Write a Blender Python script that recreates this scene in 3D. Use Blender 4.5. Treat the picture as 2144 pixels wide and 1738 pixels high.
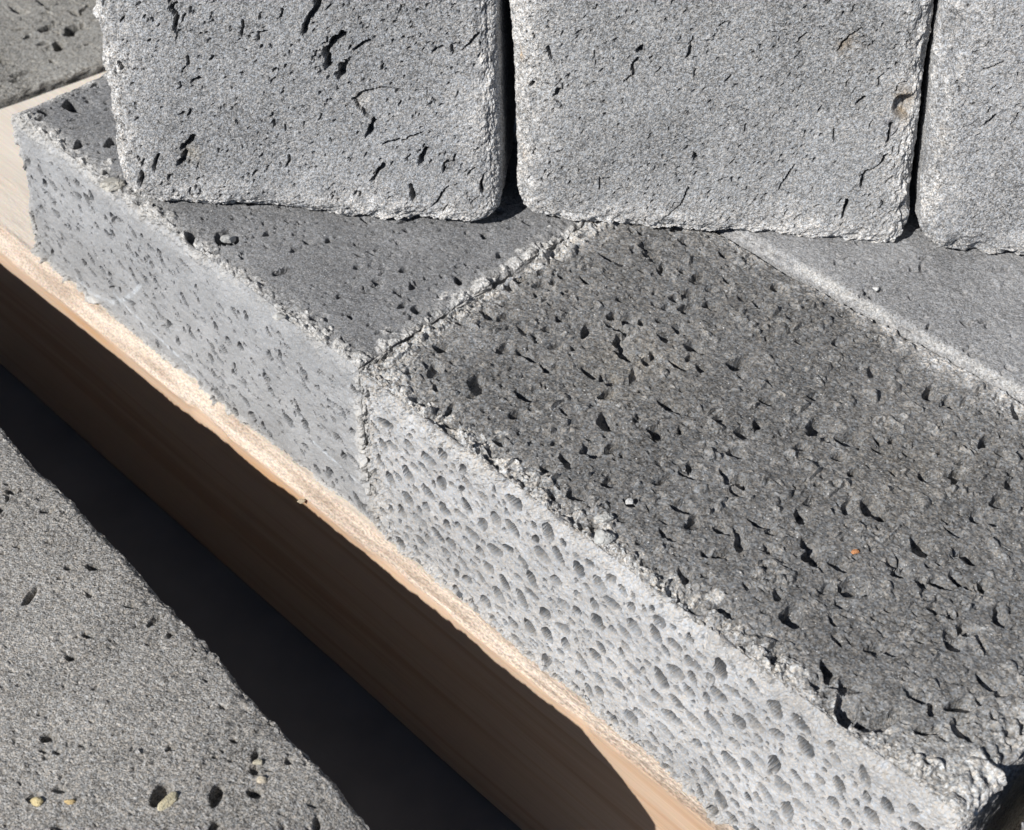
import bpy, math, random
import numpy as np
from mathutils import Matrix, Vector

# ------------------------------------------------------------------ camera, sky, sun, exposure
sc = bpy.context.scene
for o in list(bpy.data.objects): bpy.data.objects.remove(o)
CAM_H = 0.30                      # metres above the tops of the lower stones (z = 0)
PITCH = math.radians(45)
F_PX = 3158.0; W_PX = 2144.0; CX, CY = 1072.0, 869.0
cam_d = bpy.data.cameras.new('camera'); cam = bpy.data.objects.new('camera', cam_d)
sc.collection.objects.link(cam); sc.camera = cam
cam.location = (0, 0, CAM_H); cam.rotation_euler = (math.radians(90) - PITCH, 0, 0)
cam_d.sensor_fit = 'HORIZONTAL'; cam_d.sensor_width = 36.0; cam_d.lens = 36.0 * F_PX / W_PX
cam_d.clip_start = 0.01; cam_d.clip_end = 200.0
cam_d.dof.use_dof = True; cam_d.dof.focus_distance = 0.43; cam_d.dof.aperture_fstop = 34.0

SUN_AZ, SUN_EL = math.radians(46), math.radians(39)      # azimuth: to the left of straight behind the camera
to_sun = Vector((-math.sin(SUN_AZ) * math.cos(SUN_EL), -math.cos(SUN_AZ) * math.cos(SUN_EL), math.sin(SUN_EL)))
world = bpy.data.worlds.new('World'); sc.world = world; world.use_nodes = True
wn = world.node_tree; wn.nodes.clear()
sky = wn.nodes.new('ShaderNodeTexSky'); sky.sky_type = 'NISHITA'; sky.sun_disc = False; sky.altitude = 2300; sky.air_density = 0.7; sky.dust_density = 0.4
sky.sun_elevation = SUN_EL; sky.sun_rotation = math.atan2(to_sun.x, to_sun.y)
bgn = wn.nodes.new('ShaderNodeBackground'); bgn.inputs['Strength'].default_value = 0.05
wo = wn.nodes.new('ShaderNodeOutputWorld')
wn.links.new(sky.outputs[0], bgn.inputs[0]); wn.links.new(bgn.outputs[0], wo.inputs[0])
sun_d = bpy.data.lights.new('sun', 'SUN'); sun_d.energy = 5.0; sun_d.angle = math.radians(0.53); sun_d.color = (1.0, 0.98, 0.955)
sun = bpy.data.objects.new('sun', sun_d); sc.collection.objects.link(sun)
sun.rotation_euler = to_sun.to_track_quat('Z', 'Y').to_euler(); sun.location = (-1, -1, 2)
sc.view_settings.view_transform = 'Standard'; sc.view_settings.look = 'None'
sc.view_settings.exposure = 0.0; sc.view_settings.gamma = 1.0
sc.render.engine = 'CYCLES'
sc.render.resolution_x = 1024; sc.render.resolution_y = 830

# ------------------------------------------------------------------ pixel -> point (only to read positions off the photograph)
def ray(u, v):
    X = (u - CX) / F_PX; Y = -(v - CY) / F_PX
    return np.array([X, math.cos(PITCH) + math.sin(PITCH) * Y, -math.sin(PITCH) + math.cos(PITCH) * Y])
EYE = np.array([0, 0, CAM_H])
def hit(u, v, p0, n):
    r = ray(u, v); return EYE + r * (np.dot(np.asarray(p0) - EYE, n) / np.dot(r, n))
AX = np.array([-.70710678, .70710678, 0.]); BX = np.array([.70710678, .70710678, 0.])

# ------------------------------------------------------------------ noise
rngT = np.random.default_rng(11)
TAB = rngT.uniform(-1, 1, (64, 64, 64)).astype(np.float32)
def noise(P, s, off=0.0):
    """smooth value noise, P (...,3) metres, s = cells per metre"""
    p = np.asarray(P, dtype=np.float64) * np.asarray(s) + off
    i = np.floor(p).astype(np.int64); f = (p - i).astype(np.float32); f = f * f * (3 - 2 * f)
    i0 = i & 63; i1 = (i + 1) & 63
    x0, y0, z0 = i0[..., 0], i0[..., 1], i0[..., 2]; x1, y1, z1 = i1[..., 0], i1[..., 1], i1[..., 2]
    fx, fy, fz = f[..., 0], f[..., 1], f[..., 2]
    a = TAB[x0, y0, z0] * (1 - fx) + TAB[x1, y0, z0] * fx
    b = TAB[x0, y1, z0] * (1 - fx) + TAB[x1, y1, z0] * fx
    c = TAB[x0, y0, z1] * (1 - fx) + TAB[x1, y0, z1] * fx
    d = TAB[x0, y1, z1] * (1 - fx) + TAB[x1, y1, z1] * fx
    return (a * (1 - fy) + b * fy) * (1 - fz) + (c * (1 - fy) + d * fy) * fz
def sstep(a, b, x):
    t = np.clip((x - a) / (b - a), 0, 1); return t * t * (3 - 2 * t)

# ------------------------------------------------------------------ materials
def new_mat(name):
    m = bpy.data.materials.new(name); m.use_nodes = True
    nt = m.node_tree; nt.nodes.clear()
    out = nt.nodes.new('ShaderNodeOutputMaterial'); b = nt.nodes.new('ShaderNodeBsdfPrincipled')
    nt.links.new(b.outputs[0], out.inputs[0]); return m, nt, b
def N(nt, t, **kw):
    n = nt.nodes.new(t)
    for k, v in kw.items():
        if k in n.inputs: n.inputs[k].default_value = v
        else: setattr(n, k, v)
    return n
def math_node(nt, op, a, b=None, c=None):
    n = nt.nodes.new('ShaderNodeMath'); n.operation = op
    for i, v in enumerate((a, b, c)):
        if v is None: continue
        if isinstance(v, (int, float)): n.inputs[i].default_value = v
        else: nt.links.new(v, n.inputs[i])
    return n.outputs[0]
def mixcol(nt, fac, a, b, blend='MIX'):
    n = nt.nodes.new('ShaderNodeMix'); n.data_type = 'RGBA'; n.blend_type = blend
    for idx, v in ((0, fac), (6, a), (7, b)):
        if isinstance(v, (int, float)): n.inputs[idx].default_value = v
        elif isinstance(v, tuple): n.inputs[idx].default_value = v
        else: nt.links.new(v, n.inputs[idx])
    return n.outputs[2]

def stone_material(name, cell=0.00042, contrast=0.45, glint=0.02, bump=0.5, warm=0.03, grain=0.0005):
    """volcanic stone: vertex colour (whole-stone tone, dusty arrises, pore linings, some with shade painted in) times crystal speckle"""
    m, nt, b = new_mat(name); L = nt.links.new
    att = N(nt, 'ShaderNodeVertexColor', layer_name='Col')
    tc = N(nt, 'ShaderNodeTexCoord')
    v1 = N(nt, 'ShaderNodeTexVoronoi', feature='F1'); v1.inputs['Scale'].default_value = 1 / cell
    L(tc.outputs['Object'], v1.inputs['Vector'])
    sep = N(nt, 'ShaderNodeSeparateColor'); L(v1.outputs['Color'], sep.inputs[0])
    n1 = N(nt, 'ShaderNodeTexNoise'); n1.inputs['Scale'].default_value = 1 / (cell * 3.2); n1.inputs['Detail'].default_value = 4
    L(tc.outputs['Object'], n1.inputs['Vector'])
    n2 = N(nt, 'ShaderNodeTexNoise'); n2.inputs['Scale'].default_value = 55; n2.inputs['Detail'].default_value = 5
    L(tc.outputs['Object'], n2.inputs['Vector'])
    # speckle factor around 1
    s = math_node(nt, 'SUBTRACT', sep.outputs[0], 0.5)
    spk = N(nt, 'ShaderNodeAttribute', attribute_name='spk')
    s = math_node(nt, 'MULTIPLY', math_node(nt, 'MULTIPLY', s, 2 * contrast), spk.outputs['Fac'])
    t = math_node(nt, 'MULTIPLY', math_node(nt, 'MULTIPLY', math_node(nt, 'SUBTRACT', n1.outputs[0], 0.5), 2.6 * contrast), spk.outputs['Fac'])
    n4 = N(nt, 'ShaderNodeTexNoise'); n4.inputs['Scale'].default_value = 17; n4.inputs['Detail'].default_value = 3
    L(tc.outputs['Object'], n4.inputs['Vector'])
    u = math_node(nt, 'ADD', math_node(nt, 'MULTIPLY', math_node(nt, 'SUBTRACT', n2.outputs[0], 0.5), 0.7), math_node(nt, 'MULTIPLY', math_node(nt, 'SUBTRACT', n4.outputs[0], 0.5), 0.6))
    f = math_node(nt, 'ADD', math_node(nt, 'ADD', math_node(nt, 'ADD', s, t), u), 1.0)
    f = math_node(nt, 'MAXIMUM', f, 0.25)
    com = N(nt, 'ShaderNodeCombineXYZ')
    for i in range(3): L(f, com.inputs[i])
    col = mixcol(nt, 1.0, att.outputs['Color'], com.outputs[0], 'MULTIPLY')
    # warm / cool crystals
    hue = mixcol(nt, sep.outputs[1], (1 - warm, 1.0, 1 + warm * 1.2, 1), (1 + warm * 1.3, 1.0, 1 - warm * 1.6, 1))
    col = mixcol(nt, 1.0, col, hue, 'MULTIPLY')
    gl = math_node(nt, 'MULTIPLY', math_node(nt, 'GREATER_THAN', sep.outputs[2], 1.0 - glint), math_node(nt, 'LESS_THAN', v1.outputs['Distance'], 0.42))
    col = mixcol(nt, math_node(nt, 'MULTIPLY', gl, 0.75), col, (0.66, 0.66, 0.65, 1))  # sparkle of single crystals painted pale into the base colour
    L(col, b.inputs['Base Color'])
    L(math_node(nt, 'SUBTRACT', 0.88, math_node(nt, 'MULTIPLY', gl, 0.55)), b.inputs['Roughness'])
    b.inputs['Specular IOR Level'].default_value = 0.3
    # micro relief
    n3 = N(nt, 'ShaderNodeTexNoise'); n3.inputs['Scale'].default_value = 1 / grain; n3.inputs['Detail'].default_value = 3; n3.inputs['Roughness'].default_value = 0.6
    L(tc.outputs['Object'], n3.inputs['Vector'])
    bp = N(nt, 'ShaderNodeBump'); bp.inputs['Strength'].default_value = bump; bp.inputs['Distance'].default_value = grain * 1.1
    L(n3.outputs[0], bp.inputs['Height']); L(bp.outputs[0], b.inputs['Normal'])
    return m

def wood_material():
    m, nt, b = new_mat('pine_wood'); L = nt.links.new
    att = N(nt, 'ShaderNodeVertexColor', layer_name='Col')
    rgh = N(nt, 'ShaderNodeAttribute', attribute_name='rough')
    tc = N(nt, 'ShaderNodeTexCoord')
    def stretched(sx, sy, sz, detail, scale=1.0, dist=0.0):
        mp = N(nt, 'ShaderNodeMapping'); mp.inputs['Scale'].default_value = (sx, sy, sz)
        L(tc.outputs['Object'], mp.inputs[0])
        n = N(nt, 'ShaderNodeTexNoise'); n.inputs['Scale'].default_value = scale; n.inputs['Detail'].default_value = detail
        n.inputs['Distortion'].default_value = dist
        L(mp.outputs[0], n.inputs['Vector']); return n.outputs[0]
    rings = stretched(3, 120, 120, 2, 1.0, 0.4)
    fib = stretched(40, 1400, 1400, 4)
    saw = stretched(900, 1700, 1700, 5)
    rmp = N(nt, 'ShaderNodeValToRGB'); L(rings, rmp.inputs[0])
    e = rmp.color_ramp.elements
    rng_at = N(nt, 'ShaderNodeAttribute', attribute_name='ring')
    e[0].position = 0.38; e[0].color = (0.60, 0.36, 0.17, 1); e[1].position = 0.52; e[1].color = (1, 1, 1, 1)
    x = e.new(0.47); x.color = (0.97, 0.90, 0.80, 1)
    col = mixcol(nt, math_node(nt, 'MULTIPLY', rng_at.outputs['Fac'], 0.33), att.outputs['Color'], mixcol(nt, 1.0, att.outputs['Color'], rmp.outputs[0], 'MULTIPLY'))
    fr = N(nt, 'ShaderNodeMapRange'); fr.inputs[1].default_value = 0.3; fr.inputs[2].default_value = 0.7; fr.inputs[3].default_value = 0.92; fr.inputs[4].default_value = 1.06
    L(fib, fr.inputs[0])
    sr = N(nt, 'ShaderNodeMapRange'); sr.inputs[1].default_value = 0.32; sr.inputs[2].default_value = 0.62; sr.inputs[3].default_value = 0.66; sr.inputs[4].default_value = 1.14
    L(saw, sr.inputs[0])
    k = N(nt, 'ShaderNodeMix'); k.data_type = 'FLOAT'
    L(rgh.outputs['Fac'], k.inputs[0]); L(fr.outputs[0], k.inputs[2]); L(sr.outputs[0], k.inputs[3])
    com = N(nt, 'ShaderNodeCombineXYZ')
    for i in range(3): L(k.outputs[0], com.inputs[i])
    col = mixcol(nt, 1.0, col, com.outputs[0], 'MULTIPLY')
    L(col, b.inputs['Base Color']); b.inputs['Roughness'].default_value = 0.7; b.inputs['Specular IOR Level'].default_value = 0.25
    b.inputs['Subsurface Weight'].default_value = 0.25; b.inputs['Subsurface Radius'].default_value = (0.004, 0.0016, 0.0006); b.inputs['Subsurface Scale'].default_value = 0.6
    hb = math_node(nt, 'ADD', math_node(nt, 'MULTIPLY', saw, rgh.outputs['Fac']), math_node(nt, 'MULTIPLY', fib, 0.25))
    bp = N(nt, 'ShaderNodeBump'); bp.inputs['Strength'].default_value = 0.7; bp.inputs['Distance'].default_value = 0.0006
    L(hb, bp.inputs['Height']); L(bp.outputs[0], b.inputs['Normal'])
    return m

def ground_material():
    m, nt, b = new_mat('concrete_ground'); L = nt.links.new
    tc = N(nt, 'ShaderNodeTexCoord')
    n = N(nt, 'ShaderNodeTexNoise'); n.inputs['Scale'].default_value = 30; n.inputs['Detail'].default_value = 8
    L(tc.outputs['Object'], n.inputs['Vector'])
    r = N(nt, 'ShaderNodeValToRGB'); L(n.outputs[0], r.inputs[0])
    r.color_ramp.elements[0].color = (0.13, 0.125, 0.12, 1); r.color_ramp.elements[1].color = (0.27, 0.26, 0.245, 1)
    L(r.outputs[0], b.inputs['Base Color']); b.inputs['Roughness'].default_value = 0.9
    bp = N(nt, 'ShaderNodeBump'); bp.inputs['Strength'].default_value = 0.4; bp.inputs['Distance'].default_value = 0.002
    L(n.outputs[0], bp.inputs['Height']); L(bp.outputs[0], b.inputs['Normal'])
    return m

# ------------------------------------------------------------------ mesh helpers
COL = sc.collection
def tag(o, label=None, cat=None, group=None, kind=None):
    if label: o['label'] = label
    if cat: o['category'] = cat
    if group: o['group'] = group
    if kind: o['kind'] = kind
    return o
def quad_mesh(name, verts, quads, cols, mat, extra=None, smooth=False):
    me = bpy.data.meshes.new(name)
    nv, nq = len(verts), len(quads)
    me.vertices.add(nv); me.vertices.foreach_set('co', np.ascontiguousarray(verts, dtype=np.float32).ravel())
    me.loops.add(nq * 4); me.loops.foreach_set('vertex_index', np.ascontiguousarray(quads, dtype=np.int32).ravel())
    me.polygons.add(nq); me.polygons.foreach_set('loop_start', np.arange(0, nq * 4, 4, dtype=np.int32))
    me.polygons.foreach_set('use_smooth', np.full(nq, smooth, dtype=bool))
    at = me.color_attributes.new('Col', 'FLOAT_COLOR', 'POINT')
    c4 = np.ones((nv, 4), dtype=np.float32); c4[:, :3] = cols; at.data.foreach_set('color', c4.ravel())
    for k, v in (extra or {}).items():
        a = me.attributes.new(k, 'FLOAT', 'POINT'); a.data.foreach_set('value', np.ascontiguousarray(v, dtype=np.float32))
    me.update(calc_edges=True); me.validate()
    me.materials.append(mat); return me
def axis_coords(length, fine, lo=0.0, hi=None, coarse=0.008):
    """sample positions 0..length with spacing `fine` inside [lo, hi] and `coarse` outside"""
    hi = length if hi is None else hi
    parts = []
    if lo > 1e-6: parts.append(np.linspace(0, lo, max(2, int(lo / coarse) + 1))[:-1])
    parts.append(np.linspace(lo, hi, max(2, int(round((hi - lo) / fine)) + 1)))
    if hi < length - 1e-6: parts.append(np.linspace(hi, length, max(2, int((length - hi) / coarse) + 1))[1:])
    return np.concatenate(parts)

def stamp(us, vs, items, Hh, M, K):
    """pores, crystals and knobs: (cu, cv, ra, rb, angle, depth, colour weight, seed); negative depth = pore"""
    for (cu, cv, ra, rb, ang, dep, cw, sd) in items:
        R = max(ra, rb) * 1.9
        i0, i1 = np.searchsorted(us, (cu - R, cu + R)); j0, j1 = np.searchsorted(vs, (cv - R, cv + R))
        if i1 - i0 < 1 or j1 - j0 < 1: continue
        du = us[i0:i1, None] - cu; dv = vs[None, j0:j1] - cv
        ca, sa = math.cos(ang), math.sin(ang)
        x = (du * ca + dv * sa) / ra; y = (-du * sa + dv * ca) / rb
        th = np.arctan2(y, x)
        rr = np.sqrt(x * x + y * y) * (1 + (.45 if sd > 50 else 1.) * ( .17 * np.sin(2 * th + sd) + .11 * np.sin(3 * th + 2.3 * sd) + .06 * np.sin(5 * th + 4.1 * sd)))
        t = np.clip((1.12 - rr) / min(.6, max(.26, .00055 / min(ra, rb))), 0, 1); t = t * t * (3 - 2 * t)
        # pore floors slope, so one side is steeper
        fl = 1 + .35 * x * math.cos(sd * 3) + .35 * y * math.sin(sd * 3)
        h = dep * t * np.clip(fl, .3, 1.5)
        if dep > 0: h = dep * np.sqrt(np.clip(1.2 - rr * rr, 0, 1)) * np.clip(fl, .5, 1.4)      # proud grains are domed
        sub = Hh[i0:i1, j0:j1]
        if dep < 0: np.minimum(sub, h, out=sub)
        else: np.maximum(sub, np.where(t > 0, h, sub), out=sub)
        m = (M if dep < 0 else K)[i0:i1, j0:j1]; np.maximum(m, sstep(0, .5, t) * cw, out=m)
        if dep < 0: kk = K[i0:i1, j0:j1]; kk *= (1 - sstep(0, .5, t))
def crack(us, vs, pts, w, dep, Hh, M, cw=0.5, seed=0):
    pts = np.asarray(pts); R = w * 2
    i0, i1 = np.searchsorted(us, (pts[:, 0].min() - R, pts[:, 0].max() + R)); j0, j1 = np.searchsorted(vs, (pts[:, 1].min() - R, pts[:, 1].max() + R))
    if i1 - i0 < 1 or j1 - j0 < 1: return
    U, V = np.meshgrid(us[i0:i1], vs[j0:j1], indexing='ij')
    P3 = np.stack([U, V, np.full_like(U, seed * .013)], -1)
    U = U + noise(P3, 700, 3.1) * w * .45; V = V + noise(P3, 700, 9.7) * w * .45
    best = np.full(U.shape, 1e9)
    for a, b in zip(pts[:-1], pts[1:]):
        d = b - a; t = np.clip(((U - a[0]) * d[0] + (V - a[1]) * d[1]) / (d @ d + 1e-12), 0, 1)
        best = np.minimum(best, np.hypot(U - a[0] - t * d[0], V - a[1] - t * d[1]))
    ww = w * .5 * (1 + .35 * noise(P3, 350, 5.5))
    t = sstep(1.0, .45, best / ww)
    np.minimum(Hh[i0:i1, j0:j1], dep * t, out=Hh[i0:i1, j0:j1]); np.maximum(M[i0:i1, j0:j1], t * cw, out=M[i0:i1, j0:j1])

def random_pores(rng, u0, u1, v0, v1, n, rmin, rmax, aspect=(1., 2.), ang=0., spread=3.2, depth=.6, cw=.6, power=2.2, drift=.9):
    out = []
    for _ in range(n):
        r = rmin + (rmax - rmin) * rng.random() ** power
        k = rng.uniform(*aspect)
        for _try in range(4):                        # pores gather in loose drifts
            cu, cv = rng.uniform(u0, u1), rng.uniform(v0, v1)
            if float(noise(np.array([cu, cv, .37 + u1]), 70)) * drift + rng.uniform(-.6, .6) > -.05: break
        out.append((cu, cv, r * math.sqrt(k), r / math.sqrt(k), ang + rng.normal(0, 1) * spread,
                    -r * depth * rng.uniform(.7, 1.4), cw * rng.uniform(.6, 1.), rng.uniform(0, 6.28)))
    return out

def packed_pores(rng, u0, u1, v0, v1, n, rmin, rmax, aspect, ang, spread, depth, cw, power, gap=.88):
    """oval vesicles that keep thin walls between them (largest first, no overlaps)"""
    sizes = sorted((rmin + (rmax - rmin) * rng.random(n) ** power), reverse=True); out = []; C = np.zeros((0, 3))
    for r in sizes:
        for _try in range(14):
            cu, cv = rng.uniform(u0, u1), rng.uniform(v0, v1)
            if len(C) == 0 or np.all(np.hypot(C[:, 0] - cu, (C[:, 1] - cv) * 1.15) > (C[:, 2] + r) * 1.25 * gap): break
        else: continue
        C = np.vstack([C, [cu, cv, r]]); k = rng.uniform(*aspect)
        out.append((cu, cv, r * math.sqrt(k), r / math.sqrt(k), ang + rng.normal(0, 1) * spread, -r * depth * rng.uniform(.45, 1.9), cw * rng.uniform(.6, 1.), 100 + rng.uniform(0, 6.28)))
    return out

FACES = {'top': (0, 1, 2, 1), 'bottom': (0, 1, 2, 0), 'front': (0, 2, 1, 0), 'back': (0, 2, 1, 1), 'left': (1, 2, 0, 0), 'right': (1, 2, 0, 1)}
def build_stone(name, dims, mat, base_col, fine=('top', 'front'), xs=None, ys=None, zs=None, radius=.0025,
                lowamp=.0005, midamp=.00012, fineamp=.00004, edge_w=.004, edge_amp=.0012, edge_col=(.55, .54, .52), edge_mix=.8,
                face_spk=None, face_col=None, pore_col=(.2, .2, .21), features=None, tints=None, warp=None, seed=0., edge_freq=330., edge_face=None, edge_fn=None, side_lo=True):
    """one rounded block as ONE mesh; fine faces carry real relief.  features[face] = dict(stamps=[], cracks=[])"""
    dims = np.array(dims, float)
    ax_f = [xs, ys, zs]
    ax_c = [np.linspace(0, d, max(6, int(d / .008))) for d in dims]
    for k in range(3):
        if ax_f[k] is None: ax_f[k] = ax_c[k]
    allv, allq, allc, alls, base = [], [], [], [], 0
    for fname, (a, b_, c, side) in FACES.items():
        isf = fname in fine
        us = ax_f[a] if isf else ax_c[a]; vs = ax_f[b_] if isf else ax_c[b_]
        if isf and side_lo and fname in ('left', 'right'): us = axis_coords(dims[1], .0005, 0, .016, .0025)
        nu, nv = len(us), len(vs)
        P = np.zeros((nu, nv, 3)); P[..., a] = us[:, None]; P[..., b_] = vs[None, :]; P[..., c] = dims[c] * side
        # distance to the nearest arris of this face
        dd = np.minimum(np.minimum(us, dims[a] - us)[:, None], np.minimum(vs, dims[b_] - vs)[None, :])
        edge = np.exp(-(dd / edge_w) ** 1.6)
        Q = np.clip(P, radius, dims - radius); D = P - Q
        Nn = D / np.maximum(np.linalg.norm(D, axis=-1, keepdims=True), 1e-9)
        S = P + seed * .731
        h = lowamp * noise(S, 28) + lowamp * .5 * noise(S, 75, 7.)
        if isf:
            h = h + midamp * noise(S, 420, 2.) + midamp * .7 * noise(S, 900, 4.) + fineamp * noise(S, 1900, 6.)
        e1 = noise(S, edge_freq, 1.7); e2 = noise(S, edge_freq * 2.3, 8.3); e3 = noise(S, edge_freq * .22, 3.3)
        chip = edge_amp * ((e1 * .8 + e2 * .55) * np.clip(.75 + 1.1 * noise(S, edge_freq * .12, 5.1), .15, 1.5) - .3 + np.minimum(e3, 0) * 1.8)
        if isf: chip = chip + edge_amp * .3 * noise(S, edge_freq * 5.5, 2.2)
        if edge_fn is not None: chip = chip * edge_fn(P)
        h = h + edge * chip
        Hh = np.zeros((nu, nv)); M = np.zeros((nu, nv)); K = np.zeros((nu, nv))
        col = np.empty((nu, nv, 3)); col[:] = (face_col or {}).get(fname, base_col)
        fe = (features or {}).get(fname)
        if fe and isf:
            for cr in fe.get('cracks', []): crack(us, vs, cr[0], cr[1], cr[2], Hh, M, seed=seed)
            stamp(us, vs, fe.get('stamps', []), Hh, M, K)
            fade = sstep(.0, .0016, dd); h = h + Hh * fade
        em = edge_mix * (edge_face or {}).get(fname, 1.0)
        ew = np.clip(edge * (.85 + .8 * e1 + .5 * e2 + .9 * e3), 0, 1) * em
        col = col * (1 - ew[..., None]) + np.array(edge_col) * ew[..., None]
        Kw = np.clip(K, 0, 1)[..., None]; col = col * (1 - Kw) + np.array((fe or {}).get('bump_col', edge_col)) * Kw
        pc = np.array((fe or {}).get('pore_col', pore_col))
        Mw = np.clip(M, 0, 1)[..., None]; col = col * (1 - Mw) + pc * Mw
        for (tf, cu, cv, rad, tcol, amt) in (tints or []):
            if tf != fname: continue
            g = np.exp(-(((us[:, None] - cu) ** 2 + (vs[None, :] - cv) ** 2) / rad ** 2)) * np.clip(.75 + .9 * noise(S, 500, 12.), 0, 1.2) * amt
            g = np.clip(g, 0, 1)[..., None]; col = col * (1 - g) + np.array(tcol) * g
        if fe and isf:
            for (pts, w, lcol, amt) in fe.get('lines', []):
                pts = np.asarray(pts); best = np.full((nu, nv), 1e9)
                U, V = np.meshgrid(us, vs, indexing='ij')
                for pa, pb in zip(pts[:-1], pts[1:]):
                    d = pb - pa; t = np.clip(((U - pa[0]) * d[0] + (V - pa[1]) * d[1]) / (d @ d), 0, 1)
                    best = np.minimum(best, np.hypot(U - pa[0] - t * d[0], V - pa[1] - t * d[1]))
                g = (sstep(1.0, .3, best / w) * amt * np.clip(.8 + noise(S, 800, 1.) * .8, 0, 1) * (1 - np.clip(M, 0, 1)))[..., None]
                col = col * (1 - g) + np.array(lcol) * g
        X = Q + Nn * (radius + h[..., None])
        if warp is not None: X = warp(X)
        idx = np.arange(nu * nv).reshape(nu, nv) + base
        q = np.stack([idx[:-1, :-1], idx[1:, :-1], idx[1:, 1:], idx[:-1, 1:]], -1).reshape(-1, 4)
        flip = (side == 0) if c != 1 else (side == 1)
        if flip: q = q[:, ::-1]
        allv.append(X.reshape(-1, 3)); allq.append(q); allc.append(np.clip(col, .01, .9).reshape(-1, 3)); alls.append((np.full((nu, nv), (face_spk or {}).get(fname, 1.)) * (1 - np.clip(M, 0, 1) * .3)).ravel()); base += nu * nv
    me = quad_mesh(name, np.concatenate(allv), np.concatenate(allq), np.concatenate(allc), mat, {'spk': np.concatenate(alls)})
    ob = bpy.data.objects.new(name, me); COL.objects.link(ob); return ob

# frame of the lower course: local x runs along the beam towards the camera, y into the stack, z up
def place_ab(o, a, b, z, extra=0.0):
    o.location = tuple(AX * a + BX * b + np.array([0, 0, z])); o.rotation_euler = (0, 0, math.radians(-45 + extra)); return o

# ------------------------------------------------------------------ ground and timber
me = bpy.data.meshes.new('ground'); g = 60.0
me.from_pydata([(-g, -g, 0), (g, -g, 0), (g, g, 0), (-g, g, 0)], [], [(0, 1, 2, 3)]); me.materials.append(ground_material())
ground = bpy.data.objects.new('ground', me); COL.objects.link(ground); ground.location = (0, 0, -.165); tag(ground, kind='structure')

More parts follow.
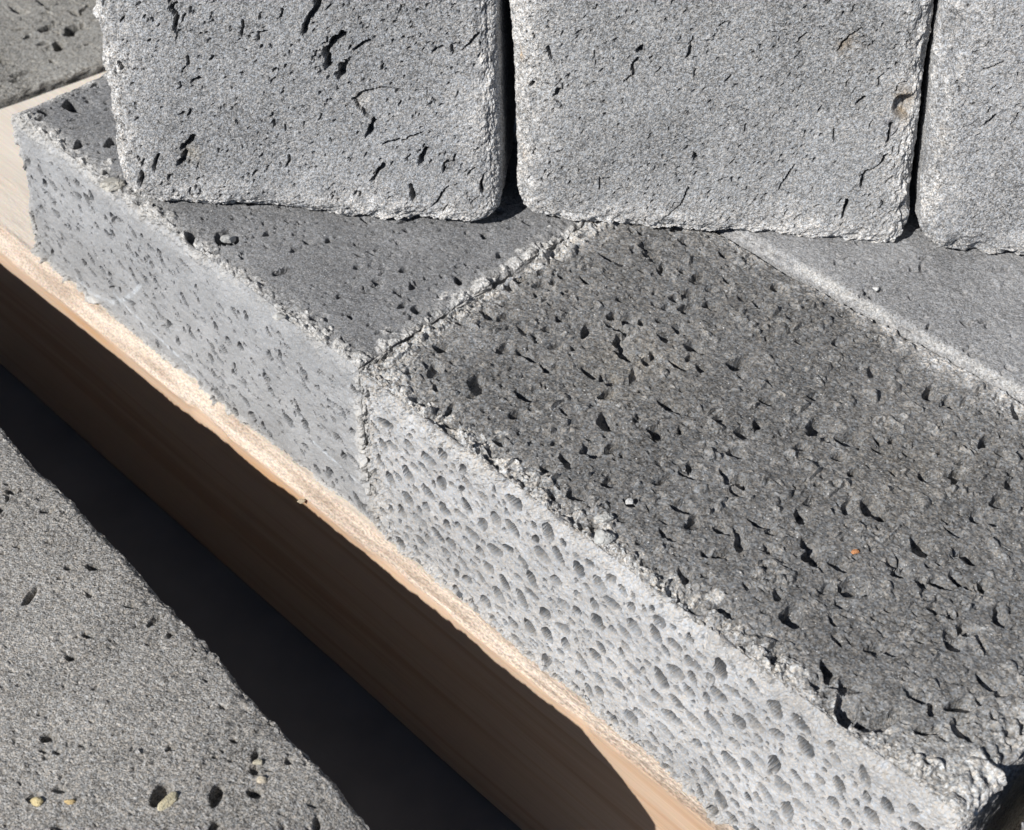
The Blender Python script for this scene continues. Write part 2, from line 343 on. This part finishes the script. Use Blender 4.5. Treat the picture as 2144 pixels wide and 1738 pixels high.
WOOD = wood_material()
def build_beam(name, length, x_fine, width, height, chamfer_b, chamfer_z, seed, fine=True, slope=0.0, skew=0.0):
    """squared timber, local x = grain, front (y=0 side) arris sawn off rough; one mesh"""
    step = .0009 if fine else .01
    xs = axis_coords(length, step, x_fine[0], x_fine[1], .02)
    prof, rough = [], []
    def seg(p, q, n, r):
        for i in range(n):
            t = i / n; prof.append((p[0] + (q[0] - p[0]) * t, p[1] + (q[1] - p[1]) * t)); rough.append(r)
    m = 1 if not fine else 6
    seg((width, height), (chamfer_b + .02, height), 4 * m, 0.); seg((chamfer_b + .02, height), (chamfer_b, height), 4 * m, .15)
    seg((chamfer_b, height), (0, height - chamfer_z), 6 * m, 1.)
    seg((0, height - chamfer_z), (0, height - chamfer_z - .03), 6 * m, .0); seg((0, height - chamfer_z - .03), (0, 0), 4 * m, 0.)
    seg((0, 0), (width, 0), 6, 0.); seg((width, 0), (width, height), 6, 0.)
    prof = np.array(prof); rough = np.array(rough); n = len(prof)
    # soften the profile so arrises are not razor sharp
    for _ in range(1):
        prof = .5 * prof + .25 * np.roll(prof, 1, 0) + .25 * np.roll(prof, -1, 0)
    tng = np.roll(prof, -1, 0) - np.roll(prof, 1, 0); nrm = np.stack([-tng[:, 1], tng[:, 0]], -1); nrm /= np.linalg.norm(nrm, axis=1, keepdims=True) + 1e-12
    nrm *= -1 if (nrm[0, 1] < 0) else 1
    P = np.zeros((len(xs), n, 3)); P[..., 0] = xs[:, None]; P[..., 1] = prof[None, :, 0]; P[..., 2] = prof[None, :, 1]
    S = P + seed; R = np.convolve(np.concatenate([rough[-2:], rough, rough[:2]]), np.ones(5) / 5, 'valid')[None, :]
    h = R * (.0006 * noise(S, (60, 300, 300)) + .0004 * noise(S, (160, 900, 900), 3.) + .0002 * noise(S, (500, 1500, 1500), 5.))
    h = h + .00025 * noise(S, (8, 120, 120), 2.) + .0006 * noise(S, (14, 14, 14), 8.)
    # narrow nicks torn out of the lower arris
    nick = np.maximum(noise(S, (70, 20, 20), 6.) - .45, 0) * .004
    near = np.exp(-((P[..., 1] - 0) ** 2 + (P[..., 2] - (height - chamfer_z)) ** 2) / .0025 ** 2)
    h = h - nick * near
    P[..., 1] += h * nrm[None, :, 0]; P[..., 2] += h * nrm[None, :, 1]
    P[..., 2] += slope * (xs[:, None]) * np.clip((height - P[..., 2]) / chamfer_z, 0, 1) * sstep(height - chamfer_z - .07, height - chamfer_z, P[..., 2]) * sstep(.03, .0, P[..., 1])
    P[..., 0] += skew * P[..., 1] * (1 - sstep(0, .08, xs[:, None]))
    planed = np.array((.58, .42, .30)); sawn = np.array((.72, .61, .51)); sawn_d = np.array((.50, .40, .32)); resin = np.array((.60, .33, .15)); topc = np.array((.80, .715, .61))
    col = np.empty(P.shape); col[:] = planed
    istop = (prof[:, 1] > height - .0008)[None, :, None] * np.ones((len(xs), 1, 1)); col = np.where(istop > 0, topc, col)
    rr = R[..., None]; nz = np.clip(.5 + .9 * noise(S, (45, 420, 420), 4.), 0, 1)[..., None]
    col = col * (1 - rr) + (sawn * nz + sawn_d * (1 - nz)) * rr
    rs = np.clip(noise(S, (18, 90, 90), 9.) * 1.7, 0, 1) * np.exp(-((P[..., 2] - (height - chamfer_z)) / .0028) ** 2) * (P[..., 1] < .006)
    col = col * (1 - rs[..., None] * .8) + resin * rs[..., None] * .8
    idx = np.arange(len(xs) * n).reshape(len(xs), n); nx = np.roll(idx, -1, 1)
    q = np.stack([idx[:-1], nx[:-1], nx[1:], idx[1:]], -1).reshape(-1, 4)
    verts = P.reshape(-1, 3); cols = col.reshape(-1, 3); rg = np.broadcast_to(R, P.shape[:2]).reshape(-1); ring = np.where(istop[..., 0] > 0, .12, 1.).reshape(-1)
    # end caps as fans of thin quads toward the section centre
    cap = []
    for k, row in ((0, idx[0]), (1, idx[-1])):
        cidx = len(verts); cen = np.array([[xs[0] if k == 0 else xs[-1], width / 2, height / 2]])
        verts = np.concatenate([verts, cen]); cols = np.concatenate([cols, [planed * .8]]); rg = np.append(rg, .6); ring = np.append(ring, 1.)
        for i in range(0, n - 1, 2):
            a, b2, c2 = row[i], row[i + 1], row[(i + 2) % n]
            cap.append((cidx, a, b2, c2) if k else (cidx, c2, b2, a))
    q = np.concatenate([q, np.array(cap)])
    mesh = quad_mesh(name, verts, q, cols, WOOD, {'rough': rg, 'ring': ring})
    ob = bpy.data.objects.new(name, mesh); COL.objects.link(ob); return ob

BEAM_A0 = .5607
beam = build_beam('timber_beam', .66, (.0, .50), .139,   .094, .005, .0092, 1.3, slope=.0190, skew=.143)
place_ab(beam, BEAM_A0, .1883, -.165)
tag(beam, 'pale sawn timber beam with rough front arris, lying under the two porous grey stones', 'beam')
beam2 = build_beam('timber_beam', .86, (.2, .25), .142, .094, .006, .006, 5.1, fine=False)
place_ab(beam2, .76, .345, -.165)
tag(beam2, 'timber beam hidden beneath the back row of stones, behind the rough-edged front beam', 'beam')

# ------------------------------------------------------------------ stones
M_DARK = stone_material('dark_basalt', .00050, .5, .012, .6, .06, .0006)
M_PALE = stone_material('pale_basalt', .00042, .38, .016, .8, .03, .0005)
M_GRAIN = stone_material('grainy_basalt', .00038, .54, .014, 1.0, .05, .0005)
FINE = .00036
rng = np.random.default_rng(5)
TOPZ, TH = 0.0, .0725
A_J, B_F = .2565, .1935           # joint between the two front stones, front plane

def top_local(px, a0, b0, z):     # photo pixel -> local (x, y) on a lower stone's top
    P = hit(px[0], px[1], (0, 0, z), np.array([0, 0, 1.])); return (a0 - P @ AX, P @ BX - b0)
def front_local(px, a0, b0, zb):  # photo pixel -> local (x, z) on its front face
    P = hit(px[0], px[1], BX * b0, BX); return (a0 - P @ AX, P[2] - zb)

# --- dark stone, front right of the lower course
big = [(929,731,13,13),(908,781,14,11),(995,812,13,15),(1053,734,18,7),(1100,750,18,7),(1145,780,14,6),(1316,712,8,14),(1307,742,8,10),(1097,830,17,9),
 (1266,892,12,15),(1363,762,9,12),(1328,795,9,12),(1231,698,9,12),(1397,857,18,8),(1183,968,15,8),(1238,947,17,10),(1045,923,9,7),(1211,1037,15,8),(1315,674,14,11),
 (1321,1059,9,10),(1425,1068,18,9),(965,677,8,7),(1718,902,23,14),(1559,919,15,11),(1777,926,20,12),(1452,733,15,12),(1545,767,20,12),(1998,854,16,10),(1540,957,15,8),
 (1678,942,11,7),(1825,1078,16,18),(1678,1089,15,9),(1453,1103,12,11),(1512,1116,13,8),(1548,1127,8,12),(1595,1106,9,14),(1521,1002,11,8),(1709,836,14,8),(1438,1002,13,7),
 (1695,1058,10,6),(1773,1068,16,7),(1553,1148,9,14),(1928,1155,14,18),(1757,1191,18,9),(1707,1186,8,9),(2010,1159,11,9),(1894,1195,7,14),(1783,1240,20,15),(1631,1252,10,8),
 (1763,1269,8,8),(1659,1300,16,18),(1512,1280,20,8),(1832,1363,13,8),(1868,1370,13,8),(1998,1359,13,12),(2096,1300,10,16),(2067,1439,17,10),(1908,1456,10,9),(1932,1473,11,9),
 (1780,1442,22,12),(1725,1435,20,8),(1770,1494,20,20),(1839,1518,28,10),(2008,1487,22,10),(2012,1542,12,16),(2056,1349,7,9),(1294,548,14,9),(1385,572,8,6),(1590,640,10,7),
 (1490,610,8,6),(1660,665,9,7),(1760,720,14,8),(1830,780,12,8),(1905,700,9,7),(1950,830,10,14),(2070,930,18,9),(2120,1020,16,8),(2050,1090,18,9),(2000,1120,14,7),(1400,650,10,7),(1130,600,11,7),(1060,640,9,6)]
st = []
for (u, v, rx, ry) in big:                            # the list gives the shaded halves; the pores reach further up and right
    u, v, rx, ry = u + .55 * rx, v - .45 * ry, rx * 1.25, ry * 1.3
    x, y = top_local((u, v), A_J, B_F, 0.0)
    k = CAM_H / (abs(ray(u, v)[2])) / F_PX          # metres per pixel there
    wx, wy = rx * k, ry * k * 1.35
    st.append((x, y, wx * 1.1, wy * 1.0, math.radians(45) + rng.normal(0, .6), -(.8 + .4 * rng.random()) * (wx + wy) * .66, .5, rng.uniform(0, 6.28)))
st += random_pores(rng, .004, .196, .004, .122, 420, .0007, .0025, (1, 1.8), .8, .8, 1.4, .22, 2.0)
st += random_pores(rng, .002, .198, .002, .124, 1500, .0003, .0009, (1, 2.2), .8, .9, .9, .2, 1.5)
fl = []
for _ in range(1500):                                 # proud flakes of aggregate
    r = .0005 + .0022 * rng.random() ** 1.9; fl.append((rng.uniform(.003, .203), rng.uniform(.003, .122), r, r * rng.uniform(.6, .95), rng.uniform(0, 3.1), r * rng.uniform(.35, .85), rng.uniform(.0, .30), rng.uniform(0, 6.28)))
fst = packed_pores(rng, .003, .202, .002, .064, 800, .0004, .0026, (1.05, 2.1), -.62, .55, 1.7, 1.0, 2.3, gap=1.12)
fst += random_pores(rng, .002, .202, .001, .068, 500, .0003, .0007, (1., 2.4), -.62, .4, .7, .7, 1.6)
knobs = []
for k in range(250):                                  # crumbs fused to the bruised arrises
    r = .0006 + .0020 * rng.random() ** 1.6; e = abs(rng.normal(.003, .0026)) + .001; q = rng.uniform(.002, .204) if k < 130 else rng.uniform(.002, .12)
    knobs.append((*((q, e) if k < 130 else (e * .7, q)), r, r * rng.uniform(.7, 1), rng.uniform(0, 3), r * .65, rng.uniform(.6, 1.), rng.uniform(0, 6.28)))
def warp_dark(X):
    X = X.copy(); t = np.clip(X[..., 0] / .197, 0, 1); low = np.clip(1 - X[..., 2] / TH, 0, 1)
    X[..., 1] -= .004 * t * low * (X[..., 1] < .06); return X
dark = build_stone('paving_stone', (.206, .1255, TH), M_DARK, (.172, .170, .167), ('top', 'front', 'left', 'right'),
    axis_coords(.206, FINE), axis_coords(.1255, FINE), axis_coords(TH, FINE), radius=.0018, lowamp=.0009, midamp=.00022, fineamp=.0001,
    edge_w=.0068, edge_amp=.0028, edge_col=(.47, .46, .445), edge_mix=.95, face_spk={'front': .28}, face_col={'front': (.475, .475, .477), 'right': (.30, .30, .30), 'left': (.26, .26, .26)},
    edge_face={'left': .6}, features={'top': dict(stamps=fl + knobs + st, bump_col=(.46, .45, .43), pore_col=(.235, .236, .238)), 'front': dict(stamps=fst, pore_col=(.07, .074, .08))}, tints=[('top', *top_local((1000, 715), A_J, B_F, 0.), .0055, (.30, .30, .30), .6), ('top', *top_local((1330, 770), A_J, B_F, 0.), .016, (.27, .25, .215), .45), ('top', *top_local((1900, 1000), A_J, B_F, 0.), .02, (.24, .225, .20), .35), ('top', .199, .006, .017, (.44, .435, .42), .85), ('top', .004, .006, .012, (.42, .415, .40), .7)], edge_fn=lambda P: (1 - .65 * sstep(.1, .118, P[..., 1])) * (1 - .6 * sstep(.178, .196, P[..., 0]) * sstep(.03, .01, P[..., 1])), warp=warp_dark, seed=1.)  # front pores: dark lining deepened with painted pit shade
place_ab(dark, A_J + .0009, B_F, -TH)
tag(dark, 'dark grey pitted stone block whose pale front face is full of large oval pores', 'stone block')

# --- left stone of the lower course
st = []
for (u, v, rx, ry) in [(475,497,19,19),(150,222,14,16),(95,235,12,9),(85,248,8,7),(232,295,12,10),(165,297,10,9),(165,266,15,4),(962,581,9,13),(877,645,13,10),(843,638,8,7),(818,686,8,6),
                       (786,586,7,6),(400,490,14,11),(590,565,18,7),(690,500,9,6),(560,490,8,6),(1105,462,10,6),(850,480,8,5),(1015,490,10,6),(733,655,8,6)]:
    x, y = top_local((u, v), .4435, B_F, 0.0); k = CAM_H / abs(ray(u, v)[2]) / F_PX
    wx, wy = rx * k, ry * k * 1.35
    st.append((x, y, wx * 1.1, wy, math.radians(45) + rng.normal(0, .3), -(.8 + .4 * rng.random()) * (wx + wy) * .95, .3, rng.uniform(0, 6.28)))
st += random_pores(rng, .003, .184, .003, .122, 420, .0005, .0016, (1, 2.4), .8, .6, 1.4, .25, 2.2)
st += random_pores(rng, .002, .185, .002, .123, 1100, .0003, .0009, (1, 2.2), .8, .9, 1.2, .3, 1.5)
fst = random_pores(rng, .002, .184, .002, .062, 520, .0006, .0018, (1.1, 2.6), -.75, .45, 2.0, 1.0, 2.2, drift=.25)
fst += random_pores(rng, .002, .184, .001, .064, 420, .0002, .0006, (1., 2.6), -.75, .4, .6, .6, 1.5)
FL = lambda p: front_local(p, .4435, B_F, -TH)
lines = [([FL(p) for p in ((183,597),(197,615),(212,628),(240,638),(258,630),(275,617),(293,598))], .0012, (.60, .635, .67), .7),
         ([FL(p) for p in ((243,618),(262,638),(330,705),(400,770),(430,805))], .0011, (.60, .635, .67), .7),
         ([FL(p) for p in ((655,925),(700,970),(750,1020))], .0009, (.60, .64, .68), .8)]
knobs = []
for k in range(250):
    r = .0006 + .0015 * rng.random() ** 1.6; e = abs(rng.normal(.002, .0018)) + .0008; q = rng.uniform(.002, .184) if k < 130 else rng.uniform(.002, .12)
    knobs.append((*((q, e) if k < 130 else (.1868 - e, q)), r, r * rng.uniform(.7, 1), rng.uniform(0, 3), r * .65, rng.uniform(.6, 1.), rng.uniform(0, 6.28)))
def warp_left(X):                                     # its free end splays out towards the foot
    X = X.copy(); X[..., 0] -= .013 * np.clip(1 - X[..., 2] / TH, 0, 1) * sstep(.06, 0., X[..., 0]); return X
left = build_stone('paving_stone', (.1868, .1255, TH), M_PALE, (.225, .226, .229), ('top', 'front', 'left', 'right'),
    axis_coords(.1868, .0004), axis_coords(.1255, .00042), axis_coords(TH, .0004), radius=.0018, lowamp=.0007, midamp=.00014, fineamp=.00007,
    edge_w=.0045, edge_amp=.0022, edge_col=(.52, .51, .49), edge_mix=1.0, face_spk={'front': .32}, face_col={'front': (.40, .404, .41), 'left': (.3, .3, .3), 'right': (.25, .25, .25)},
    features={'top': dict(stamps=knobs + st, pore_col=(.12, .12, .125)), 'front': dict(stamps=fst, pore_col=(.055, .057, .062), lines=lines)}, seed=2., warp=warp_left)  # front pore colour near black, shade of the pits painted in
place_ab(left, .4435, B_F, -TH)
tag(left, 'grey stone block with smooth pale front face bearing a faint curved scratch mark', 'stone block')

# --- back row, right: its worn pale arris stands a little proud of the dark stone
bs = random_pores(rng, .002, .26, .003, .12, 520, .0005, .0017, (1, 2.2), .8, .7, 1.3, .3, 2.)
bk = []
for _ in range(60):
    r = rng.uniform(.0008, .0026); bk.append((rng.uniform(.002, .26), rng.uniform(.003, .1), r, r * .7, rng.uniform(0, 3), r * .25, 0.0, rng.uniform(0, 6.28)))
backs = build_stone('paving_stone', (.197, .1255, TH), M_PALE, (.31, .31, .312), ('top', 'front'),
    axis_coords(.197, .00042, 0, .16), axis_coords(.1255, .00042, 0, .09), axis_coords(TH, .00042, .05, TH), radius=.0035, lowamp=.0008, midamp=.00016, fineamp=.00008,
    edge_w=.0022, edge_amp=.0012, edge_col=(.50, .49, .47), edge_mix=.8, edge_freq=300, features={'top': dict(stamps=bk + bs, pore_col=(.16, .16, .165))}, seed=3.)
place_ab(backs, .2435, B_F + .1262, -TH + .0015)
tag(backs, 'lighter grey stone block with worn pale arris, in the row behind the dark pitted stone', 'stone block')
# --- next stone of the front row, past the open joint
nxt = build_stone('paving_stone', (.19, .1255, TH), M_DARK, (.16, .158, .155), ('top', 'left'),
    axis_coords(.19, .0006, 0, .05), axis_coords(.1255, .0006), axis_coords(TH, .0006), radius=.003, lowamp=.0008, midamp=.0002, fineamp=.0001,
    edge_w=.005, edge_amp=.0018, edge_col=(.36, .35, .34), features={'top': dict(stamps=random_pores(rng, .002, .05, .002, .12, 150, .0005, .0015, (1, 2.2), 1., .6, .7, .3))}, seed=4.)
place_ab(nxt, .0425, B_F + .002, -TH)
tag(nxt, 'stone block across the open black joint at the end of the dark pitted stone', 'stone block')

# --- upper stones: faces lean back about 13 degrees, feet flat on the lower course
LEAN = math.tan(math.radians(13.0))
def upper(bl, br, z0, roll, depth, height, base_col, seed, label, cracks, stamps_n, tints, top_px=None, extra_stamps=(), edge_mix=1.0, radius=.0075, dense=1.0):
    P = hit(bl[0], bl[1], (0, 0, z0), np.array([0, 0, 1.])); Q = hit(br[0], br[1], (0, 0, z0), np.array([0, 0, 1.]))
    d = Q - P; width = np.linalg.norm(d); rot = math.atan2(d[1], d[0]); d = d / width
    back = np.array([-d[1], d[0], 0])
    upv = np.array([0, 0, 1.]) + back * LEAN + d * roll            # per metre of height
    n = np.cross(d, upv)
    def loc(px):
        X = hit(px[0], px[1], P, n) - P; h = X[2]; return np.array([X @ d - roll * h, h])
    cr = [(np.array([loc(p) for p in pts]), w * .00022, -w * .00022 * 2.6) for pts, w in cracks]
    r2 = np.random.default_rng(int(seed * 10))
    for _ in range(int(stamps_n)):                                  # fine fissures, most of them slanting
        c = np.array([r2.uniform(.004, width - .004), r2.uniform(.003, .082)]); a = math.radians(r2.normal(55, 26)); l = r2.uniform(.0004, .0013) * (1 + (r2.random() < .12))
        dv = np.array([math.cos(a), math.sin(a)]) * l; k = np.array([-dv[1], dv[0]]) * r2.normal(0, .35)
        w = r2.uniform(.0005, .0009) * dense; cr.append((np.array([c - dv, c + k, c + dv]), w, -w * 2.4))
    sp = random_pores(r2, .003, width - .003, .003, .084, int(stamps_n * 8), .00025, .0006, (1, 2.4), .9, .6, 1.8, .55, 1.6)
    for (u, v, r, dep, cw) in extra_stamps:
        q = loc((u, v)); sp.append((q[0], q[1], r, r * .85, .6, dep, cw, seed + u))
    tl = [('front', *loc((u, v)), rad, c, a) for (u, v, rad, c, a) in tints]
    rc = .010
    def warp(X):
        X = X.copy(); z = np.clip(X[..., 2] / rc, 0, 1)
        inset = rc * (1 - np.sqrt(1 - (1 - z) ** 2)) * .9; X[..., 0] = width / 2 + (X[..., 0] - width / 2) * (1 - 2 * inset / width)   # rounded lower corners
        X[..., 1] += LEAN * X[..., 2]; X[..., 0] += roll * X[..., 2]; return X
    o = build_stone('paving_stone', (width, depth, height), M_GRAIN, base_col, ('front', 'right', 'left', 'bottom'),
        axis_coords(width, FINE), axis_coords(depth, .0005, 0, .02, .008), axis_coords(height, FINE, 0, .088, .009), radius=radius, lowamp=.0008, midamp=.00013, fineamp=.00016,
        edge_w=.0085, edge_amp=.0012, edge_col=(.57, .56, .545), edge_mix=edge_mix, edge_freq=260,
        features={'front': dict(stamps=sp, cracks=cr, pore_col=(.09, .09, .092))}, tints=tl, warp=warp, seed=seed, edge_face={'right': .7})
    o.location = tuple(P); o.rotation_euler = (0, 0, rot)
    tag(o, label, 'stone block'); return o
BROWN = (.26, .2, .13)
u1 = upper((255, 438), (1052, 490), .0004, -.045, .068, .19, (.30, .304, .31), 5.,
  'upright grey stone block with jagged black cracks, standing on the block with the scratch mark',
  [([(672,-5),(655,25),(645,45),(638,65)], 9), ([(724,70),(690,95),(684,105),(689,140)], 11), ([(722,135),(716,150),(711,165)], 10), ([(370,6),(358,18),(370,30),(369,62)], 6),
   ([(405,285),(395,300),(380,308)], 8), ([(388,318),(385,335),(373,343)], 7), ([(330,325),(322,355)], 6), ([(297,368),(291,387)], 9), ([(785,248),(780,262),(772,284)], 10),
   ([(742,206),(770,190),(800,185),(818,187)], 4), ([(740,208),(752,224),(772,242)], 6), ([(742,103),(762,90),(775,85)], 5), ([(803,348),(792,360),(782,377)], 7), ([(895,315),(882,330),(879,345)], 9),
   ([(928,362),(929,345),(950,339)], 6), ([(936,395),(920,420),(905,436)], 4), ([(858,392),(866,418)], 7), ([(1016,372),(1009,390),(1012,405)], 7), ([(1004,78),(986,91)], 5), ([(925,100),(905,112)], 4),
   ([(805,302),(820,300),(835,295)], 5), ([(845,296),(880,282)], 4), ([(250,130),(255,142)], 6), ([(392,118),(394,138)], 5), ([(402,170),(418,165)], 5), ([(385,235),(378,240)], 4)],
  95, [(758, 212, .0022, (.6, .56, .5), .8), (400, 320, .003, (.42, .38, .3), .5)])
u2 = upper((1080, 472), (1898, 536), .0004, -.063, .068, .19, (.308, .311, .314), 6.,
  'fine-grained grey upright stone block with brown chip at its edge, between two upright blocks',
  [([(1335,122),(1325,140),(1326,155),(1308,171)], 4), ([(1148,98),(1152,118),(1165,130)], 4), ([(1116,174),(1110,186)], 7), ([(1442,392),(1425,430),(1395,452),(1372,472)], 3),
   ([(1858,326),(1845,345),(1815,362),(1806,372),(1804,392)], 5), ([(1776,424),(1770,440),(1763,452)], 8), ([(1345,100),(1338,108)], 7), ([(1170,190),(1163,200)], 6), ([(1690,70),(1668,90)], 3),
   ([(1800,60),(1775,80),(1755,105)], 3), ([(1665,345),(1630,400)], 3), ([(1455,325),(1460,335)], 8), ([(1448,100),(1440,120)], 4), ([(1530,160),(1520,172)], 4), ([(1808,205),(1795,218)], 5), ([(1866,262),(1860,300)], 5)],
  90, [(1898, 224, .0045, (.20, .155, .10), 1.1), (1775, 97, .0034, BROWN, .55), (1078, 118, .002, (.4, .27, .13), .7), (1537, 268, .0011, (.85, .85, .85), 1.6), (1862, 265, .003, (.14, .14, .16), .6), (1080, 330, .002, (.4, .3, .2), .4)],
  extra_stamps=[(1898, 226, .0040, -.0040, .3), (1775, 97, .0024, -.0006, .1)], dense=.75)
u3 = upper((1917, 546), (2745, 616), .002, -.075, .068, .19, (.345, .347, .351), 7.,
  'upright pale grey stone block with broad worn edge, standing on the lighter back-row block',
  [([(2085,245),(2065,262)], 5), ([(2100,130),(2060,145)], 3)], 60, [(1935, 285, .004, BROWN, .3)], radius=.0085, dense=.7)

# --- block lying beyond the cut end of the beam, its top level with the timber
lf = build_stone('paving_stone', (.1255, .20, .0968), M_GRAIN, (.33, .32, .295), ('top', 'right'), axis_coords(.1255, .00045, .06), axis_coords(.20, .00045, .03, .17), axis_coords(.0968, .0006, .08), radius=.002, lowamp=.0006, midamp=.00014,
    fineamp=.0001, edge_w=.003, edge_amp=.0006, edge_col=(.44, .43, .40), edge_mix=.4,
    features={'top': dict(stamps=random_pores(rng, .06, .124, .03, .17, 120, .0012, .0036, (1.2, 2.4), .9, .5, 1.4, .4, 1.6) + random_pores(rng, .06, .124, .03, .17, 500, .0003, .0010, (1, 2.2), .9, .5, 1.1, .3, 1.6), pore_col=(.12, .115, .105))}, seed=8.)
place_ab(lf, .5637 + .1255 + .004, .170, -.165, -8.0)
tag(lf, 'brownish grey pitted stone block lying beyond the cut end of the timber beam', 'stone block')

# --- foreground block, its top just below the lower course, with a gap before the beam
FA0, FB1, FZ = .57, .1087, -.012; FH = FZ + .165; FX = .33
fxs = axis_coords(.440, .00042, .19, .432, .004); fys = axis_coords(.20, .00042, .09, .20, .008)
fstp = random_pores(rng, .17, .42, .09, .198, 220, .0006, .0017, (1, 2.4), .8, .8, 1.2, .35, 2.) + random_pores(rng, .17, .42, .09, .198, 1300, .0003, .0007, (1, 2.), .8, .9, .8, .25, 1.5)
def fg_local(px): 
    P = hit(px[0], px[1], (0, 0, FZ), np.array([0, 0, 1.])); x = FA0 - P @ AX; return (x, P @ BX - (FB1 - .20) + .07 * (x - FX))
for (u, v, rx, ry) in [(345,1685,22,20),(540,1605,7,14),(540,1640,10,9),(75,1683,13,9),(185,1330,14,7),(195,1178,16,8),(60,1238,8,20),(95,1048,14,8),(150,1375,13,8),(140,1178,10,6),(575,1530,9,7),(610,1620,9,9),(540,1690,16,10),(15,1000,12,8),(30,1125,8,5),(460,1690,14,20)]:
    x, y = fg_local((u, v)); k = (CAM_H - FZ) / abs(ray(u, v)[2]) / F_PX
    fstp.append((x, y, rx * k, ry * k * 1.3, .6, -(rx + ry) * k * .8, .3, u * .37))
for _ in range(240):
    r = .0005 + .0011 * rng.random() ** 2; fstp.insert(0, (rng.uniform(.17, .42), rng.uniform(.09, .198), r, r * .8, rng.uniform(0, 3), r * .45, rng.uniform(0, .25), rng.uniform(0, 6.28)))
def warp_fg(X):
    X = X.copy(); t = X[..., 0] / .440
    X[..., 2] += .09 * (X[..., 0] - FX) * np.clip(X[..., 2] / FH, 0, 1); X[..., 1] -= .07 * (X[..., 0] - FX)
    X[..., 2] -= np.maximum(X[..., 0] - .407, 0) * .55 * np.clip(X[..., 2] / FH, 0, 1); return X
fg = build_stone('paving_stone', (.440, .20, FH), M_GRAIN, (.335, .322, .302), ('top', 'back'), fxs, fys, axis_coords(FH, .0008, .1, FH, .008), radius=.002, lowamp=.0007, midamp=.00016, fineamp=.00013,
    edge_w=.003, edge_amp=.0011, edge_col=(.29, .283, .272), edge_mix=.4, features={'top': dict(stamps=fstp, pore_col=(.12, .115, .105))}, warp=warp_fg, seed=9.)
place_ab(fg, FA0, FB1 - .20, FZ - FH, 0.0)
tag(fg, 'sandy-textured grey stone block in front of the timber beam, ochre crumbs in its pores', 'stone block')

# ------------------------------------------------------------------ loose crumbs
def crumb(u, v, size, colr, label, plane_z=None, plane=None, group=None, squash=.7, ang=0., lift=.25):
    p0, n = (np.array([0, 0, FZ if plane_z == 'fg' else plane_z]), np.array([0, 0, 1.])) if plane is None else plane
    P = hit(u, v, p0, n)
    if plane_z == 'fg':                               # the foreground block's top slopes a little
        z = FZ
        for _ in range(4):
            P = hit(u, v, (0, 0, z), np.array([0, 0, 1.])); z = FZ + .09 * (FA0 - P @ AX - FX)
    r2 = np.random.default_rng(int(u * 7 + v))
    import bmesh
    bm = bmesh.new(); bmesh.ops.create_icosphere(bm, subdivisions=4, radius=1.0)
    co = np.array([vv.co[:] for vv in bm.verts]); S = co * .01 + u * .003
    rad = 1 + .30 * noise(S, 110) + .16 * noise(S, 260, 3.) + .08 * noise(S, 700, 3.)
    # a few broken facets
    for _ in range(5):
        d = r2.normal(size=3); d /= np.linalg.norm(d); k = r2.uniform(.55, .85); q = (co * rad[:, None]) @ d
        rad = np.where(q > k, rad * k / np.maximum(q, 1e-6), rad)
    co = co * rad[:, None] * size * np.array([1.25, .85, squash])
    for vv, c in zip(bm.verts, co): vv.co = c
    mesh = bpy.data.meshes.new('stone_crumb'); bm.to_mesh(mesh); bm.free()
    at = mesh.color_attributes.new('Col', 'FLOAT_COLOR', 'POINT'); nz = noise(S, 300, 9.)
    c4 = np.ones((len(co), 4), np.float32); c4[:, :3] = np.array(colr)[None, :] * (1 + .25 * nz[:, None]); at.data.foreach_set('color', c4.ravel())
    mesh.materials.append(M_PALE); o = bpy.data.objects.new('stone_crumb', mesh); COL.objects.link(o)
    o.location = tuple(P + np.array([0, 0, size * squash * lift])); o.rotation_euler = (0, 0, ang); tag(o, label, 'crumb', group); return o
crumb(232, 388, .0036, (.52, .50, .45), 'whitish stone chip wedged at the foot of the upright cracked block', 0.0, ang=.5, squash=.55)
crumb(352, 1676, .0019, (.58, .52, .36), 'largest ochre crumb, sitting in the biggest pore of the sandy-textured block', 'fg', ang=.9)
crumb(77, 1681, .0012, (.60, .50, .28), 'small yellow crumb in the pore of the sandy-textured block, left of its largest crumb', 'fg')
crumb(147, 1679, .0010, (.55, .42, .22), 'tiny orange-yellow crumb on the sandy-textured block between the two bigger yellow crumbs', 'fg')
crumb(541, 1597, .0010, (.50, .46, .36), 'beige crumb at the rim of an upright pore in the sandy-textured block', 'fg')
crumb(546, 1634, .0010, (.56, .50, .40), 'beige crumb at the lower of two paired pores in the sandy-textured block', 'fg')
crumb(478, 502, .0020, (.42, .42, .41), 'round pale pebble lodged in a deep pore of the block with the scratch mark', -.001)
crumb(631, 1049, .0011, (.62, .52, .38), 'tiny pale crumb stuck to the rough arris of the timber beam', plane=(BX * .187, BX), lift=0)
crumb(584, 664, .0017, (.56, .55, .52), 'white crumb on the crumbled top arris of the block with the scratch mark', 0.0005)
crumb(1267, 1085, .0019, (.5, .5, .48), 'smaller of two round whitish crumbs side by side on the dark pitted stone arris', .0005, group='whitish crumbs on the dark stone arris')
crumb(1262, 1128, .0024, (.5, .5, .48), 'larger of two round whitish crumbs side by side on the dark pitted stone arris', .0005, group='whitish crumbs on the dark stone arris')
crumb(1318, 1052, .0011, (.55, .55, .54), 'lone small white crumb on the dark pitted stone top near its pale arris', .0005)
crumb(1790, 1157, .0009, (.55, .26, .12), 'tiny orange grain lying on top of the dark pitted stone', .0005)
crumb(1833, 605, .0009, (.7, .7, .68), 'tiny white grain lying on the lighter back-row block', .0018)
